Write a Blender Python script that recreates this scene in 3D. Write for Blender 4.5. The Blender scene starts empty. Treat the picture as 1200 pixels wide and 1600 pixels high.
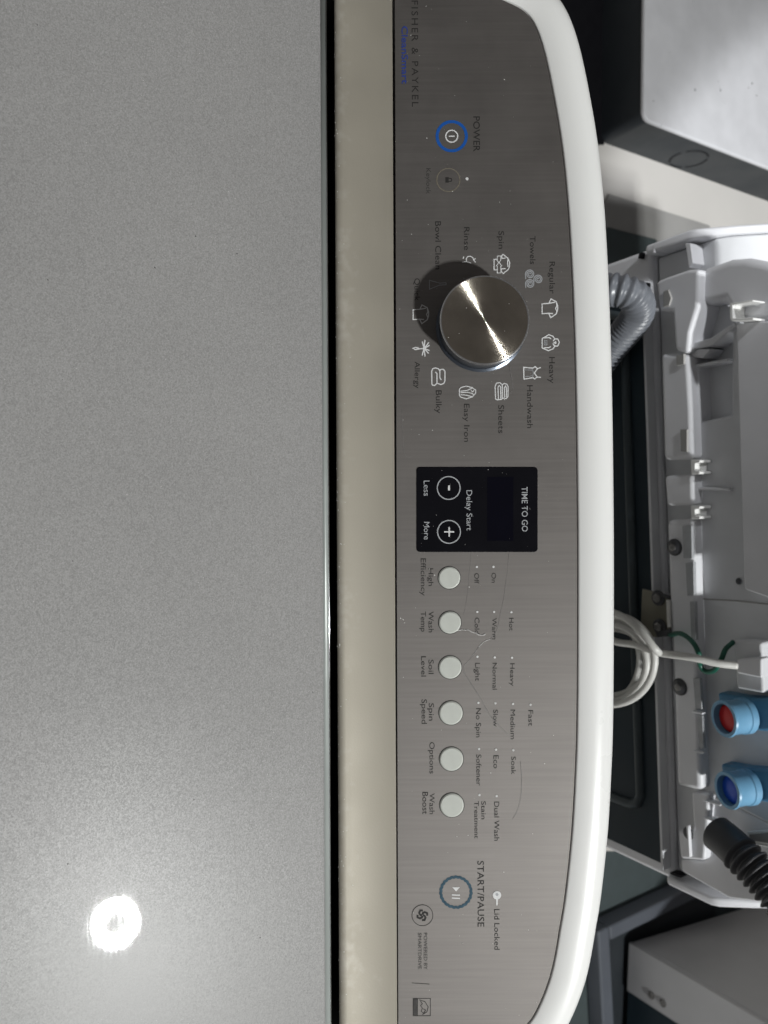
import bpy, bmesh, math, random
from mathutils import Vector, Matrix

random.seed(7)
rad = math.radians
scene = bpy.context.scene
coll = scene.collection

# ------------------------------------------------------------------ camera
TILT = rad(31.0)              # camera leans this far from straight down, towards the back of the machine
ROLL = 0.005
FPX = 1250.0                  # focal length in pixels of a 1200 x 1600 picture
CAM = Vector((0.0, 0.0, 1.40))
AX_X = Vector((1, 0, 0))
AX_R = Vector((0, math.cos(TILT), math.sin(TILT)))
AX_F = Vector((0, math.sin(TILT), -math.cos(TILT)))
AX_N = -AX_F
cam_data = bpy.data.cameras.new('camera')
cam_data.sensor_fit = 'VERTICAL'
cam_data.sensor_height = 32.0
cam_data.lens = FPX / 1600.0 * 32.0
cam_data.clip_start = 0.02
cam_data.clip_end = 60.0
cam = bpy.data.objects.new('camera', cam_data)
coll.objects.link(cam)
c_r = (AX_R + ROLL * AX_X).normalized()
c_d = (AX_X - ROLL * AX_R).normalized()
m = Matrix.Identity(4)
for i in range(3):
    m[i][0] = c_r[i]; m[i][1] = -c_d[i]; m[i][2] = AX_N[i]; m[i][3] = CAM[i]
cam.matrix_world = m
scene.camera = cam
cam_data.dof.use_dof = True
cam_data.dof.focus_distance = 0.478
cam_data.dof.aperture_fstop = 11.0

# ------------------------------------------------------------------ light
world = bpy.data.worlds.new('World')
scene.world = world
world.use_nodes = True
bg = world.node_tree.nodes['Background']
bg.inputs[0].default_value = (1.0, 0.965, 0.945, 1)
bg.inputs[1].default_value = 0.105
scene.view_settings.view_transform = 'Standard'
scene.view_settings.look = 'None'
scene.view_settings.exposure = 0.0
scene.view_settings.gamma = 1.0
scene.cycles.sample_clamp_indirect = 6.0
scene.cycles.max_bounces = 8

RING_LAMP = Vector((1.600, 0.7035, 3.76))
RING_POWER = 1820.0
# two unseen spot lamps, cones shaped to light just the things behind
def unseen_spot_lamp(loc, aim, power, size, blend, label):
    sd = bpy.data.lights.new('unseen_spot_lamp', 'SPOT')
    sd.energy = power; sd.color = (0.97, 0.985, 1.0)
    sd.spot_size = rad(size); sd.spot_blend = blend; sd.shadow_soft_size = 0.05
    o = bpy.data.objects.new('unseen_spot_lamp', sd); coll.objects.link(o)
    o.location = loc
    o.rotation_euler = (Vector(aim) - Vector(loc)).to_track_quat('-Z', 'Y').to_euler()
    o['label'] = label; o['category'] = 'lamp'
unseen_spot_lamp((-0.95, 0.30, 2.3), (-0.28, 0.98, 0.88), 85.0, 32, 0.7, 'unseen spot lamp, cone shaped to light the second machine')
unseen_spot_lamp((0.68, 0.85, 2.5), (-0.33, 2.18, 0.1), 250.0, 36, 0.25, 'unseen spot lamp, cone shaped to light the low white appliance')

# ------------------------------------------------------------------ materials
def nodes_of(mt):
    nt = mt.node_tree
    return nt, nt.nodes, nt.links, nt.nodes['Principled BSDF']

def mat(name, col, rough=0.5, metal=0.0, var=0.06, scale=40.0, bump=0.0, coat=0.0, coat_r=0.05,
        bscale=None, rvar=0.08, spec=0.5, alpha=1.0):
    mt = bpy.data.materials.new(name)
    mt.use_nodes = True
    nt, N, L, p = nodes_of(mt)
    p.inputs['Metallic'].default_value = metal
    p.inputs['Coat Weight'].default_value = coat
    p.inputs['Coat Roughness'].default_value = coat_r
    p.inputs['Specular IOR Level'].default_value = spec
    tc = N.new('ShaderNodeTexCoord')
    nz = N.new('ShaderNodeTexNoise')
    nz.inputs['Scale'].default_value = scale
    nz.inputs['Detail'].default_value = 5.0
    L.new(tc.outputs['Object'], nz.inputs['Vector'])
    mr = N.new('ShaderNodeMapRange')
    mr.inputs['From Min'].default_value = 0.3; mr.inputs['From Max'].default_value = 0.7
    mr.inputs['To Min'].default_value = 1 - var; mr.inputs['To Max'].default_value = 1 + var
    L.new(nz.outputs['Fac'], mr.inputs['Value'])
    mx = N.new('ShaderNodeVectorMath'); mx.operation = 'SCALE'
    mx.inputs[0].default_value = col[:3]
    L.new(mr.outputs[0], mx.inputs['Scale'])
    L.new(mx.outputs[0], p.inputs['Base Color'])
    rr = N.new('ShaderNodeMapRange')
    rr.inputs['From Min'].default_value = 0.3; rr.inputs['From Max'].default_value = 0.7
    rr.inputs['To Min'].default_value = max(0.02, rough - rvar); rr.inputs['To Max'].default_value = min(1, rough + rvar)
    L.new(nz.outputs['Fac'], rr.inputs['Value'])
    L.new(rr.outputs[0], p.inputs['Roughness'])
    if bump > 0:
        nb = N.new('ShaderNodeTexNoise')
        nb.inputs['Scale'].default_value = bscale or scale * 8
        nb.inputs['Detail'].default_value = 3
        L.new(tc.outputs['Object'], nb.inputs['Vector'])
        b = N.new('ShaderNodeBump'); b.inputs['Strength'].default_value = bump
        b.inputs['Distance'].default_value = 0.001
        L.new(nb.outputs['Fac'], b.inputs['Height'])
        L.new(b.outputs[0], p.inputs['Normal'])
    return mt

def lid_material():
    mt = bpy.data.materials.new('lid_metallic'); mt.use_nodes = True
    nt, N, L, p = nodes_of(mt)
    p.inputs['Metallic'].default_value = 0.0
    p.inputs['Specular IOR Level'].default_value = 0.17
    tc = N.new('ShaderNodeTexCoord')
    # metal flakes: small cells with their own brightness and lean
    vo = N.new('ShaderNodeTexVoronoi'); vo.inputs['Scale'].default_value = 1700
    L.new(tc.outputs['Object'], vo.inputs['Vector'])
    nz = N.new('ShaderNodeTexNoise'); nz.inputs['Scale'].default_value = 1100; nz.inputs['Detail'].default_value = 3
    nz.inputs['Roughness'].default_value = 0.75
    L.new(tc.outputs['Object'], nz.inputs['Vector'])
    big = N.new('ShaderNodeTexNoise'); big.inputs['Scale'].default_value = 7; big.inputs['Detail'].default_value = 3
    L.new(tc.outputs['Object'], big.inputs['Vector'])
    sep = N.new('ShaderNodeSeparateColor'); L.new(vo.outputs['Color'], sep.inputs[0])
    a = N.new('ShaderNodeMapRange'); a.inputs['To Min'].default_value = 0.84; a.inputs['To Max'].default_value = 1.16
    L.new(sep.outputs[0], a.inputs['Value'])
    b = N.new('ShaderNodeMapRange'); b.inputs['From Min'].default_value = 0.3; b.inputs['From Max'].default_value = 0.7
    b.inputs['To Min'].default_value = 0.89; b.inputs['To Max'].default_value = 1.11
    L.new(nz.outputs['Fac'], b.inputs['Value'])
    c = N.new('ShaderNodeMapRange'); c.inputs['From Min'].default_value = 0.3; c.inputs['From Max'].default_value = 0.7
    c.inputs['To Min'].default_value = 0.95; c.inputs['To Max'].default_value = 1.05
    L.new(big.outputs['Fac'], c.inputs['Value'])
    m1 = N.new('ShaderNodeMath'); m1.operation = 'MULTIPLY'; L.new(a.outputs[0], m1.inputs[0]); L.new(b.outputs[0], m1.inputs[1])
    m2 = N.new('ShaderNodeMath'); m2.operation = 'MULTIPLY'; L.new(m1.outputs[0], m2.inputs[0]); L.new(c.outputs[0], m2.inputs[1])
    sc = N.new('ShaderNodeVectorMath'); sc.operation = 'SCALE'; sc.inputs[0].default_value = (0.268, 0.264, 0.260)
    L.new(m2.outputs[0], sc.inputs['Scale']); L.new(sc.outputs[0], p.inputs['Base Color'])
    p.inputs['Roughness'].default_value = 0.34
    # flake lean
    v1 = N.new('ShaderNodeVectorMath'); v1.operation = 'SUBTRACT'; v1.inputs[1].default_value = (0.5, 0.5, 0.5)
    L.new(vo.outputs['Color'], v1.inputs[0])
    v2 = N.new('ShaderNodeVectorMath'); v2.operation = 'SCALE'; v2.inputs['Scale'].default_value = 0.05
    L.new(v1.outputs[0], v2.inputs[0])
    ge = N.new('ShaderNodeNewGeometry')
    v3 = N.new('ShaderNodeVectorMath'); v3.operation = 'ADD'
    L.new(v2.outputs[0], v3.inputs[0]); L.new(ge.outputs['Normal'], v3.inputs[1])
    v4 = N.new('ShaderNodeVectorMath'); v4.operation = 'NORMALIZE'; L.new(v3.outputs[0], v4.inputs[0])
    L.new(v4.outputs[0], p.inputs['Normal'])
    # glass skin on top, wiped and finely scratched
    p.inputs['Coat Weight'].default_value = 0.5
    mp = N.new('ShaderNodeMapping'); mp.inputs['Scale'].default_value = (60, 900, 60); mp.inputs['Rotation'].default_value = (0, 0, rad(82))
    L.new(tc.outputs['Object'], mp.inputs['Vector'])
    sn = N.new('ShaderNodeTexNoise'); sn.inputs['Scale'].default_value = 1.0; sn.inputs['Detail'].default_value = 3
    L.new(mp.outputs[0], sn.inputs['Vector'])
    cr = N.new('ShaderNodeMapRange'); cr.inputs['From Min'].default_value = 0.35; cr.inputs['From Max'].default_value = 0.7
    cr.inputs['To Min'].default_value = 0.005; cr.inputs['To Max'].default_value = 0.03
    L.new(sn.outputs['Fac'], cr.inputs['Value']); L.new(cr.outputs[0], p.inputs['Coat Roughness'])
    bp = N.new('ShaderNodeBump'); bp.inputs['Strength'].default_value = 0.01; bp.inputs['Distance'].default_value = 0.0001
    L.new(sn.outputs['Fac'], bp.inputs['Height']); L.new(bp.outputs[0], p.inputs['Coat Normal'])
    return mt

def brushed_panel():
    mt = bpy.data.materials.new('panel_brushed_steel'); mt.use_nodes = True
    nt, N, L, p = nodes_of(mt)
    p.inputs['Metallic'].default_value = 0.85
    tc = N.new('ShaderNodeTexCoord')
    mp = N.new('ShaderNodeMapping'); mp.inputs['Scale'].default_value = (620, 14, 1)
    L.new(tc.outputs['Object'], mp.inputs['Vector'])
    nz = N.new('ShaderNodeTexNoise'); nz.inputs['Scale'].default_value = 1; nz.inputs['Detail'].default_value = 4
    L.new(mp.outputs[0], nz.inputs['Vector'])
    sm = N.new('ShaderNodeTexNoise'); sm.inputs['Scale'].default_value = 22; sm.inputs['Detail'].default_value = 6
    sm.inputs['Roughness'].default_value = 0.65
    L.new(tc.outputs['Object'], sm.inputs['Vector'])
    a = N.new('ShaderNodeMapRange'); a.inputs['From Min'].default_value = 0.3; a.inputs['From Max'].default_value = 0.7
    a.inputs['To Min'].default_value = 0.94; a.inputs['To Max'].default_value = 1.06
    L.new(nz.outputs['Fac'], a.inputs['Value'])
    b = N.new('ShaderNodeMapRange'); b.inputs['From Min'].default_value = 0.35; b.inputs['From Max'].default_value = 0.7
    b.inputs['To Min'].default_value = 0.97; b.inputs['To Max'].default_value = 1.07
    L.new(sm.outputs['Fac'], b.inputs['Value'])
    m1 = N.new('ShaderNodeMath'); m1.operation = 'MULTIPLY'; L.new(a.outputs[0], m1.inputs[0]); L.new(b.outputs[0], m1.inputs[1])
    sc = N.new('ShaderNodeVectorMath'); sc.operation = 'SCALE'; sc.inputs[0].default_value = (0.208, 0.194, 0.184)
    L.new(m1.outputs[0], sc.inputs['Scale']); L.new(sc.outputs[0], p.inputs['Base Color'])
    r = N.new('ShaderNodeMapRange'); r.inputs['From Min'].default_value = 0.3; r.inputs['From Max'].default_value = 0.75
    r.inputs['To Min'].default_value = 0.58; r.inputs['To Max'].default_value = 0.67
    L.new(sm.outputs['Fac'], r.inputs['Value']); L.new(r.outputs[0], p.inputs['Roughness'])
    p.inputs['Anisotropic'].default_value = 0.3
    p.inputs['Anisotropic Rotation'].default_value = 0.25
    tg = N.new('ShaderNodeTangent'); tg.direction_type = 'UV_MAP'; tg.uv_map = 'UVMap'
    L.new(tg.outputs[0], p.inputs['Tangent'])
    bp = N.new('ShaderNodeBump'); bp.inputs['Strength'].default_value = 0.12; bp.inputs['Distance'].default_value = 0.0002
    L.new(nz.outputs['Fac'], bp.inputs['Height']); L.new(bp.outputs[0], p.inputs['Normal'])
    p.inputs['Coat Weight'].default_value = 0.12
    p.inputs['Coat Roughness'].default_value = 0.12
    return mt

def knob_top():
    """turned steel: very fine concentric grooves, each leaning in or out by its own amount"""
    mt = bpy.data.materials.new('knob_turned_steel'); mt.use_nodes = True
    nt, N, L, p = nodes_of(mt)
    p.inputs['Metallic'].default_value = 1.0
    tc = N.new('ShaderNodeTexCoord')
    sm = N.new('ShaderNodeTexNoise'); sm.inputs['Scale'].default_value = 70; sm.inputs['Detail'].default_value = 5
    L.new(tc.outputs['Object'], sm.inputs['Vector'])
    rr = N.new('ShaderNodeMapRange'); rr.inputs['From Min'].default_value = 0.35; rr.inputs['From Max'].default_value = 0.7
    rr.inputs['To Min'].default_value = 0.13; rr.inputs['To Max'].default_value = 0.18
    L.new(sm.outputs['Fac'], rr.inputs['Value']); L.new(rr.outputs[0], p.inputs['Roughness'])
    a = N.new('ShaderNodeMapRange'); a.inputs['From Min'].default_value = 0.3; a.inputs['From Max'].default_value = 0.7
    a.inputs['To Min'].default_value = 0.88; a.inputs['To Max'].default_value = 1.1
    L.new(sm.outputs['Fac'], a.inputs['Value'])
    sc = N.new('ShaderNodeVectorMath'); sc.operation = 'SCALE'; sc.inputs[0].default_value = (0.46, 0.415, 0.35)
    L.new(a.outputs[0], sc.inputs['Scale']); L.new(sc.outputs[0], p.inputs['Base Color'])
    mul = N.new('ShaderNodeVectorMath'); mul.operation = 'MULTIPLY'; mul.inputs[1].default_value = (1, 1, 0)
    L.new(tc.outputs['Object'], mul.inputs[0])
    ln = N.new('ShaderNodeVectorMath'); ln.operation = 'LENGTH'; L.new(mul.outputs[0], ln.inputs[0])
    k = N.new('ShaderNodeMath'); k.operation = 'MULTIPLY'; k.inputs[1].default_value = 60000; L.new(ln.outputs['Value'], k.inputs[0])
    wn = N.new('ShaderNodeTexWhiteNoise'); wn.noise_dimensions = '1D'; L.new(k.outputs[0], wn.inputs['W'])
    t = N.new('ShaderNodeMapRange'); t.inputs['To Min'].default_value = -0.68; t.inputs['To Max'].default_value = 0.68
    L.new(wn.outputs['Value'], t.inputs['Value'])
    nr = N.new('ShaderNodeVectorMath'); nr.operation = 'NORMALIZE'; L.new(mul.outputs[0], nr.inputs[0])
    s2 = N.new('ShaderNodeVectorMath'); s2.operation = 'SCALE'; L.new(nr.outputs[0], s2.inputs[0]); L.new(t.outputs[0], s2.inputs['Scale'])
    vt = N.new('ShaderNodeVectorTransform'); vt.vector_type = 'VECTOR'; vt.convert_from = 'OBJECT'; vt.convert_to = 'WORLD'
    L.new(s2.outputs[0], vt.inputs[0])
    ge = N.new('ShaderNodeNewGeometry')
    ad = N.new('ShaderNodeVectorMath'); ad.operation = 'ADD'; L.new(vt.outputs[0], ad.inputs[0]); L.new(ge.outputs['Normal'], ad.inputs[1])
    no = N.new('ShaderNodeVectorMath'); no.operation = 'NORMALIZE'; L.new(ad.outputs[0], no.inputs[0])
    L.new(no.outputs[0], p.inputs['Normal'])
    return mt

def strip_material():
    mt = mat('champagne_metallic', (0.325, 0.300, 0.250), 0.62, 0.35, var=0.04, scale=30, bump=0.05, bscale=900, rvar=0.05)
    nt, N, L, p = nodes_of(mt)
    # dried splashes near the lid
    tc = N.new('ShaderNodeTexCoord')
    n1 = N.new('ShaderNodeTexNoise'); n1.inputs['Scale'].default_value = 170; n1.inputs['Detail'].default_value = 3
    n2 = N.new('ShaderNodeTexNoise'); n2.inputs['Scale'].default_value = 14; n2.inputs['Detail'].default_value = 2
    L.new(tc.outputs['Object'], n1.inputs['Vector']); L.new(tc.outputs['Object'], n2.inputs['Vector'])
    sx = N.new('ShaderNodeSeparateXYZ'); L.new(tc.outputs['Object'], sx.inputs[0])
    gy = N.new('ShaderNodeMapRange'); gy.inputs['From Min'].default_value = 0.2215; gy.inputs['From Max'].default_value = 0.2370
    gy.inputs['To Min'].default_value = 1.45; gy.inputs['To Max'].default_value = 0.85
    L.new(sx.outputs['Y'], gy.inputs['Value'])
    m0 = N.new('ShaderNodeMath'); m0.operation = 'MULTIPLY'
    L.new(n1.outputs['Fac'], m0.inputs[0]); L.new(gy.outputs[0], m0.inputs[1])
    m1 = N.new('ShaderNodeMath'); m1.operation = 'MULTIPLY'
    L.new(m0.outputs[0], m1.inputs[0]); L.new(n2.outputs['Fac'], m1.inputs[1])
    r = N.new('ShaderNodeMapRange'); r.inputs['From Min'].default_value = 0.30; r.inputs['From Max'].default_value = 0.52
    r.inputs["To Max"].default_value = 0.20
    L.new(m1.outputs[0], r.inputs['Value'])
    old = p.inputs['Base Color'].links[0].from_socket
    mx = N.new('ShaderNodeMix'); mx.data_type = 'RGBA'
    L.new(r.outputs[0], mx.inputs['Factor']); L.new(old, mx.inputs['A']); mx.inputs['B'].default_value = (0.62, 0.59, 0.55, 1)
    L.new(mx.outputs['Result'], p.inputs['Base Color'])
    return mt

def emission(name, col, s):
    mt = bpy.data.materials.new(name); mt.use_nodes = True
    N = mt.node_tree.nodes; N.clear()
    o = N.new('ShaderNodeOutputMaterial'); e = N.new('ShaderNodeEmission')
    e.inputs[0].default_value = (*col, 1); e.inputs[1].default_value = s
    mt.node_tree.links.new(e.outputs[0], o.inputs[0])
    return mt

M = {
    'lid': lid_material(),
    'panel': brushed_panel(),
    'knob': knob_top(),
    'strip': strip_material(),
    'white': mat('white_enamel', (0.80, 0.80, 0.785), 0.30, var=0.015, scale=12, bump=0.02, bscale=500, rvar=0.04, coat=0.3, coat_r=0.06),
    'white_plastic': mat('white_plastic', (0.66, 0.665, 0.69), 0.42, var=0.05, scale=18, bump=0.04, bscale=700),
    'shaded_enamel': mat('shaded_white_enamel', (0.36, 0.36, 0.37), 0.4, var=0.06, scale=8),  # white enamel darkened in its colour, for the shade on the third machine
    'grey_plastic': mat('grey_white_plastic', (0.60, 0.61, 0.63), 0.45, var=0.06, scale=20, bump=0.03, bscale=600),
    'dark_steel': mat('dark_back_steel', (0.012, 0.022, 0.030), 0.55, 0.0, var=0.12, scale=9, rvar=0.1, spec=0.25),
    'rib': mat('rib_steel', (0.040, 0.052, 0.058), 0.5, 0.0, var=0.1, scale=30, spec=0.3),
    'black': mat('black_gap', (0.006, 0.006, 0.008), 0.6, spec=0.2),
    'trim': mat('lid_edge_trim', (0.36, 0.385, 0.37), 0.35, 0.2, var=0.03),
    'chrome': mat('chrome_bead', (0.82, 0.83, 0.84), 0.15, 1.0, var=0.02),
    'knob_side': mat('knob_side_metal', (0.10, 0.115, 0.14), 0.28, 0.8, var=0.05),
    'ink': mat('dark_print', (0.030, 0.028, 0.027), 0.55, var=0.10, scale=300, spec=0.25),
    'ink_soft': mat('fine_grey_print', (0.055, 0.052, 0.05), 0.55, var=0.15, scale=400, spec=0.25),
    'ink_white': mat('white_print', (0.66, 0.66, 0.66), 0.55, var=0.06, scale=300),
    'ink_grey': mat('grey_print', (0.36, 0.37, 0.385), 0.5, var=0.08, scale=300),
    'ink_tan': mat('tan_print', (0.17, 0.15, 0.115), 0.5, var=0.08, scale=300),
    'blue': mat('blue_print', (0.008, 0.085, 0.36), 0.4, var=0.05, scale=300),
    'blue_text': mat('blue_lettering', (0.022, 0.045, 0.23), 0.5, var=0.15, scale=500),
    'teal': mat('teal_print', (0.018, 0.062, 0.095), 0.45, var=0.2, scale=500),
    'button': mat('button_plastic', (0.50, 0.515, 0.475), 0.5, var=0.03, scale=200),
    'glass_black': mat('black_window', (0.004, 0.004, 0.006), 0.16, var=0.1, scale=60, spec=0.3, rvar=0.06),
    'screen': mat('dark_blue_screen', (0.0015, 0.0015, 0.005), 0.12, var=0.1, spec=0.3),
    'film': mat('film_crease', (0.50, 0.49, 0.48), 0.35, var=0.3, scale=200),
    'film_soft': mat('film_crease_faint', (0.22, 0.21, 0.205), 0.35, var=0.3, scale=200),
    'dust': mat('pale_dust', (0.60, 0.59, 0.57), 0.8, var=0.2, scale=900),
    'grit': mat('dark_grit', (0.03, 0.028, 0.025), 0.8),
    'floor': mat('painted_floor', (0.62, 0.60, 0.57), 0.55, var=0.05, scale=3, bump=0.03, bscale=200),
    'teal_sheet': mat('dark_teal_sheet', (0.055, 0.072, 0.075), 0.8, var=0.12, scale=40),
    'grey_sheet': mat('grey_shade_sheet', (0.30, 0.295, 0.285), 0.7, var=0.06, scale=12),  # grey of the floor shade sheet; pockets, pad and seam share it
    'charcoal': mat('charcoal_steel', (0.022, 0.027, 0.032), 0.5, 0.0, var=0.06, scale=9),
    'hose_grey': mat('grey_hose', (0.15, 0.16, 0.18), 0.38, var=0.05, scale=60),
    'hose_black': mat('black_rubber', (0.042, 0.043, 0.048), 0.5, var=0.1, scale=60),
    'cable': mat('white_cable', (0.58, 0.575, 0.55), 0.4, var=0.04, scale=60),
    'green': mat('green_wire', (0.008, 0.085, 0.055), 0.4, var=0.1),
    'valve': mat('blue_plastic', (0.15, 0.34, 0.52), 0.4, var=0.06, scale=60),
    'valve_dark': mat('deep_blue_plastic', (0.06, 0.20, 0.34), 0.4, var=0.06, scale=60),
    'red': mat('red_insert', (0.55, 0.012, 0.012), 0.45, var=0.06),
    'navy': mat('blue_insert', (0.006, 0.07, 0.5), 0.45, var=0.06),
    'bracket': mat('zinc_bracket', (0.22, 0.21, 0.17), 0.42, 0.8, var=0.1, scale=50),
    'screw': mat('screw_steel', (0.20, 0.195, 0.19), 0.4, 0.9, var=0.12, scale=300),
    'base_grey': mat('slate_grey_base', (0.095, 0.105, 0.125), 0.5, var=0.08, scale=10),
    'lamp': emission('lamp_glow', (0.985, 1.0, 0.985), RING_POWER),
}

# ------------------------------------------------------------------ mesh helpers
def link(name, me, material, parent=None, smooth=False):
    o = bpy.data.objects.new(name, me)
    coll.objects.link(o)
    if material is not None:
        me.materials.clear(); me.materials.append(M[material])
    if parent is not None:
        o.parent = parent
    if smooth:
        for p in me.polygons: p.use_smooth = True
    return o

def from_bm(bm, name='mesh'):
    bmesh.ops.recalc_face_normals(bm, faces=bm.faces)
    me = bpy.data.meshes.new(name); bm.to_mesh(me); bm.free()
    return me

def bevel(o, w, seg=2, angle=30):
    md = o.modifiers.new('bevel', 'BEVEL'); md.width = w; md.segments = seg
    md.limit_method = 'ANGLE'; md.angle_limit = rad(angle); md.harden_normals = True
    for p in o.data.polygons: p.use_smooth = True
    return o

def empty(name, loc, rz, label, cat, group=None):
    o = bpy.data.objects.new(name, None); coll.objects.link(o)
    o.location = loc; o.rotation_euler = (0, 0, rz); o.empty_display_size = 0.05
    tag(o, label, cat, group)
    return o

def tag(o, label, cat, group=None):
    o['label'] = label; o['category'] = cat
    if group: o['group'] = group

def box_me(x0, x1, y0, y1, z0, z1):
    bm = bmesh.new()
    vs = [bm.verts.new(p) for p in ((x0, y0, z0), (x1, y0, z0), (x1, y1, z0), (x0, y1, z0), (x0, y0, z1), (x1, y0, z1), (x1, y1, z1), (x0, y1, z1))]
    for f in ((0, 3, 2, 1), (4, 5, 6, 7), (0, 1, 5, 4), (1, 2, 6, 5), (2, 3, 7, 6), (3, 0, 4, 7)):
        bm.faces.new([vs[i] for i in f])
    return from_bm(bm)

def prism_me(front, back):
    """closed prism between two matching loops of 3-D points"""
    bm = bmesh.new()
    a = [bm.verts.new(p) for p in front]; b = [bm.verts.new(p) for p in back]
    n = len(a)
    fa = bm.faces.new(a); fb = bm.faces.new(b[::-1])
    for i in range(n):
        bm.faces.new((a[i], b[i], b[(i + 1) % n], a[(i + 1) % n]))
    return from_bm(bm)

def loft_me(rows, closed_rows=False, close_u=False):
    bm = bmesh.new()
    g = [[bm.verts.new(p) for p in r] for r in rows]
    nr = len(g); nc = len(g[0])
    for i in range(nr - 1 + (1 if closed_rows else 0)):
        for j in range(nc - 1 + (1 if close_u else 0)):
            bm.faces.new((g[i][j], g[i][(j + 1) % nc], g[(i + 1) % nr][(j + 1) % nc], g[(i + 1) % nr][j]))
    return from_bm(bm)

def lathe_me(profile, n=64, cap=True):
    """profile of (radius, height) turned round local z"""
    bm = bmesh.new()
    rings = []
    for r, z in profile:
        rings.append([bm.verts.new((r * math.cos(2 * math.pi * k / n), r * math.sin(2 * math.pi * k / n), z)) for k in range(n)])
    for i in range(len(rings) - 1):
        for k in range(n):
            bm.faces.new((rings[i][k], rings[i][(k + 1) % n], rings[i + 1][(k + 1) % n], rings[i + 1][k]))
    if cap:
        bm.faces.new(rings[0][::-1]); bm.faces.new(rings[-1])
    return from_bm(bm)

def spline(pts, per=10, closed=False):
    pts = [Vector(p) for p in pts]
    out = []; n = len(pts)
    rng = range(n if closed else n - 1)
    for i in rng:
        if closed:
            p0, p1, p2, p3 = pts[i - 1], pts[i], pts[(i + 1) % n], pts[(i + 2) % n]
        else:
            p1, p2 = pts[i], pts[i + 1]
            p0 = pts[i - 1] if i else p1 * 2 - p2
            p3 = pts[i + 2] if i + 2 < n else p2 * 2 - p1
        for k in range(per):
            t = k / per
            out.append(0.5 * ((2 * p1) + (p2 - p0) * t + (2 * p0 - 5 * p1 + 4 * p2 - p3) * t * t + (3 * p1 - p0 - 3 * p2 + p3) * t ** 3))
    if not closed: out.append(pts[-1])
    return out

def tube_me(path, radius, n=14, cap=True):
    """sweep; radius is a number or f(arc length)"""
    path = [Vector(p) for p in path]
    s = 0; rows = []
    t0 = (path[1] - path[0]).normalized()
    up = t0.orthogonal().normalized()
    for i, p in enumerate(path):
        t = (path[min(i + 1, len(path) - 1)] - path[max(i - 1, 0)]).normalized()
        up = (up - t * up.dot(t)).normalized()
        w = t.cross(up)
        if i: s += (p - path[i - 1]).length
        r = radius(s) if callable(radius) else radius
        rows.append([p + (up * math.cos(2 * math.pi * k / n) + w * math.sin(2 * math.pi * k / n)) * r for k in range(n)])
    bm = bmesh.new()
    g = [[bm.verts.new(q) for q in r] for r in rows]
    for i in range(len(g) - 1):
        for k in range(n):
            bm.faces.new((g[i][k], g[i][(k + 1) % n], g[i + 1][(k + 1) % n], g[i + 1][k]))
    if cap:
        bm.faces.new(g[0][::-1]); bm.faces.new(g[-1])
    return from_bm(bm)

def resample(path, step):
    out = [path[0]]; acc = 0
    for a, b in zip(path, path[1:]):
        d = (b - a).length
        while acc + d >= step:
            t = (step - acc) / d
            a = a + (b - a) * t; d = (b - a).length; out.append(a.copy()); acc = 0
        acc += d
    return out

# ------------------------------------------------------------------ survey helpers (photo position -> place)
def ray(x, y):
    return AX_F * FPX + c_r * (x - 600) + c_d * (y - 800)

def on_z(x, y, z):
    d = ray(x, y); return CAM + d * ((z - CAM.z) / d.z)

UNIT = 0.48 / FPX                      # one panel unit in metres
def L2(x, y):
    """panel co-ordinates: x to the reader's right, y to the reader's top"""
    dx = x - 600; dy = y - 800
    return ((dy + ROLL * dx) * UNIT, (dx - ROLL * dy) * UNIT)

PANEL = Matrix.Identity(4)
p0 = CAM + AX_F * 0.48
for i in range(3):
    PANEL[i][0] = AX_X[i]; PANEL[i][1] = AX_R[i]; PANEL[i][2] = AX_N[i]; PANEL[i][3] = p0[i]

# ================================================================== the floor and what lies on it
me = box_me(-6, 6, -3, 7, -0.1, 0.0)
fl = link('floor', me, 'floor'); fl['kind'] = 'structure'

# ================================================================== the washing machine in front
LID_Z = 0.97
HW = 0.343
washer = empty('washing_machine', (0, 0.02, 0), 0,
               'white top-load washing machine with grey metallic lid and brushed steel control panel', 'washing machine')
W_INV = Matrix.Translation((0, -0.02, 0))
def wpart(name, me, material, smooth=False, world=None):
    o = link(name, me, material, washer, smooth)
    o.matrix_local = W_INV @ (world if world is not None else Matrix.Identity(4))
    return o

# cabinet and top deck
cab = wpart('cabinet', box_me(-HW, HW, -0.28, 0.36, 0.02, 0.915), 'white'); bevel(cab, 0.012, 3)
deck = wpart('top_deck', box_me(-HW + 0.002, HW - 0.002, -0.275, 0.236, 0.9155, 0.936), 'black')
for sx in (-1, 1):
    for yy in (-0.24, 0.31):
        ft = wpart('foot', lathe_me([(0.02, 0.0), (0.022, 0.004), (0.02, 0.0195)], 20), 'hose_black', world=Matrix.Translation((sx * 0.29, yy, 0)))

# lid
y_lid = 0.2161
lid = wpart('lid', box_me(-0.327, 0.327, -0.26, y_lid, LID_Z - 0.016, LID_Z), 'lid'); bevel(lid, 0.0012, 2)
def bar_profile(prof, x0, x1, n=2):
    rows = []
    for k in range(n):
        x = x0 + (x1 - x0) * k / (n - 1)
        rows.append([(x, p[0], p[1]) for p in prof])
    return rows
def bar_me(prof, x0, x1):
    return prism_me([(x0, p[0], p[1]) for p in prof], [(x1, p[0], p[1]) for p in prof])
tr = [(y_lid + 0.0001, LID_Z - 0.016), (y_lid + 0.0001, LID_Z - 0.0004), (y_lid + 0.0020, LID_Z - 0.0004), (y_lid + 0.0030, LID_Z - 0.0006),
      (y_lid + 0.0034, LID_Z - 0.0010), (y_lid + 0.0035, LID_Z - 0.004), (y_lid + 0.0035, LID_Z - 0.016)]
o = wpart('lid_edge', bar_me(tr, -0.326, 0.326), 'trim')
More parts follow.
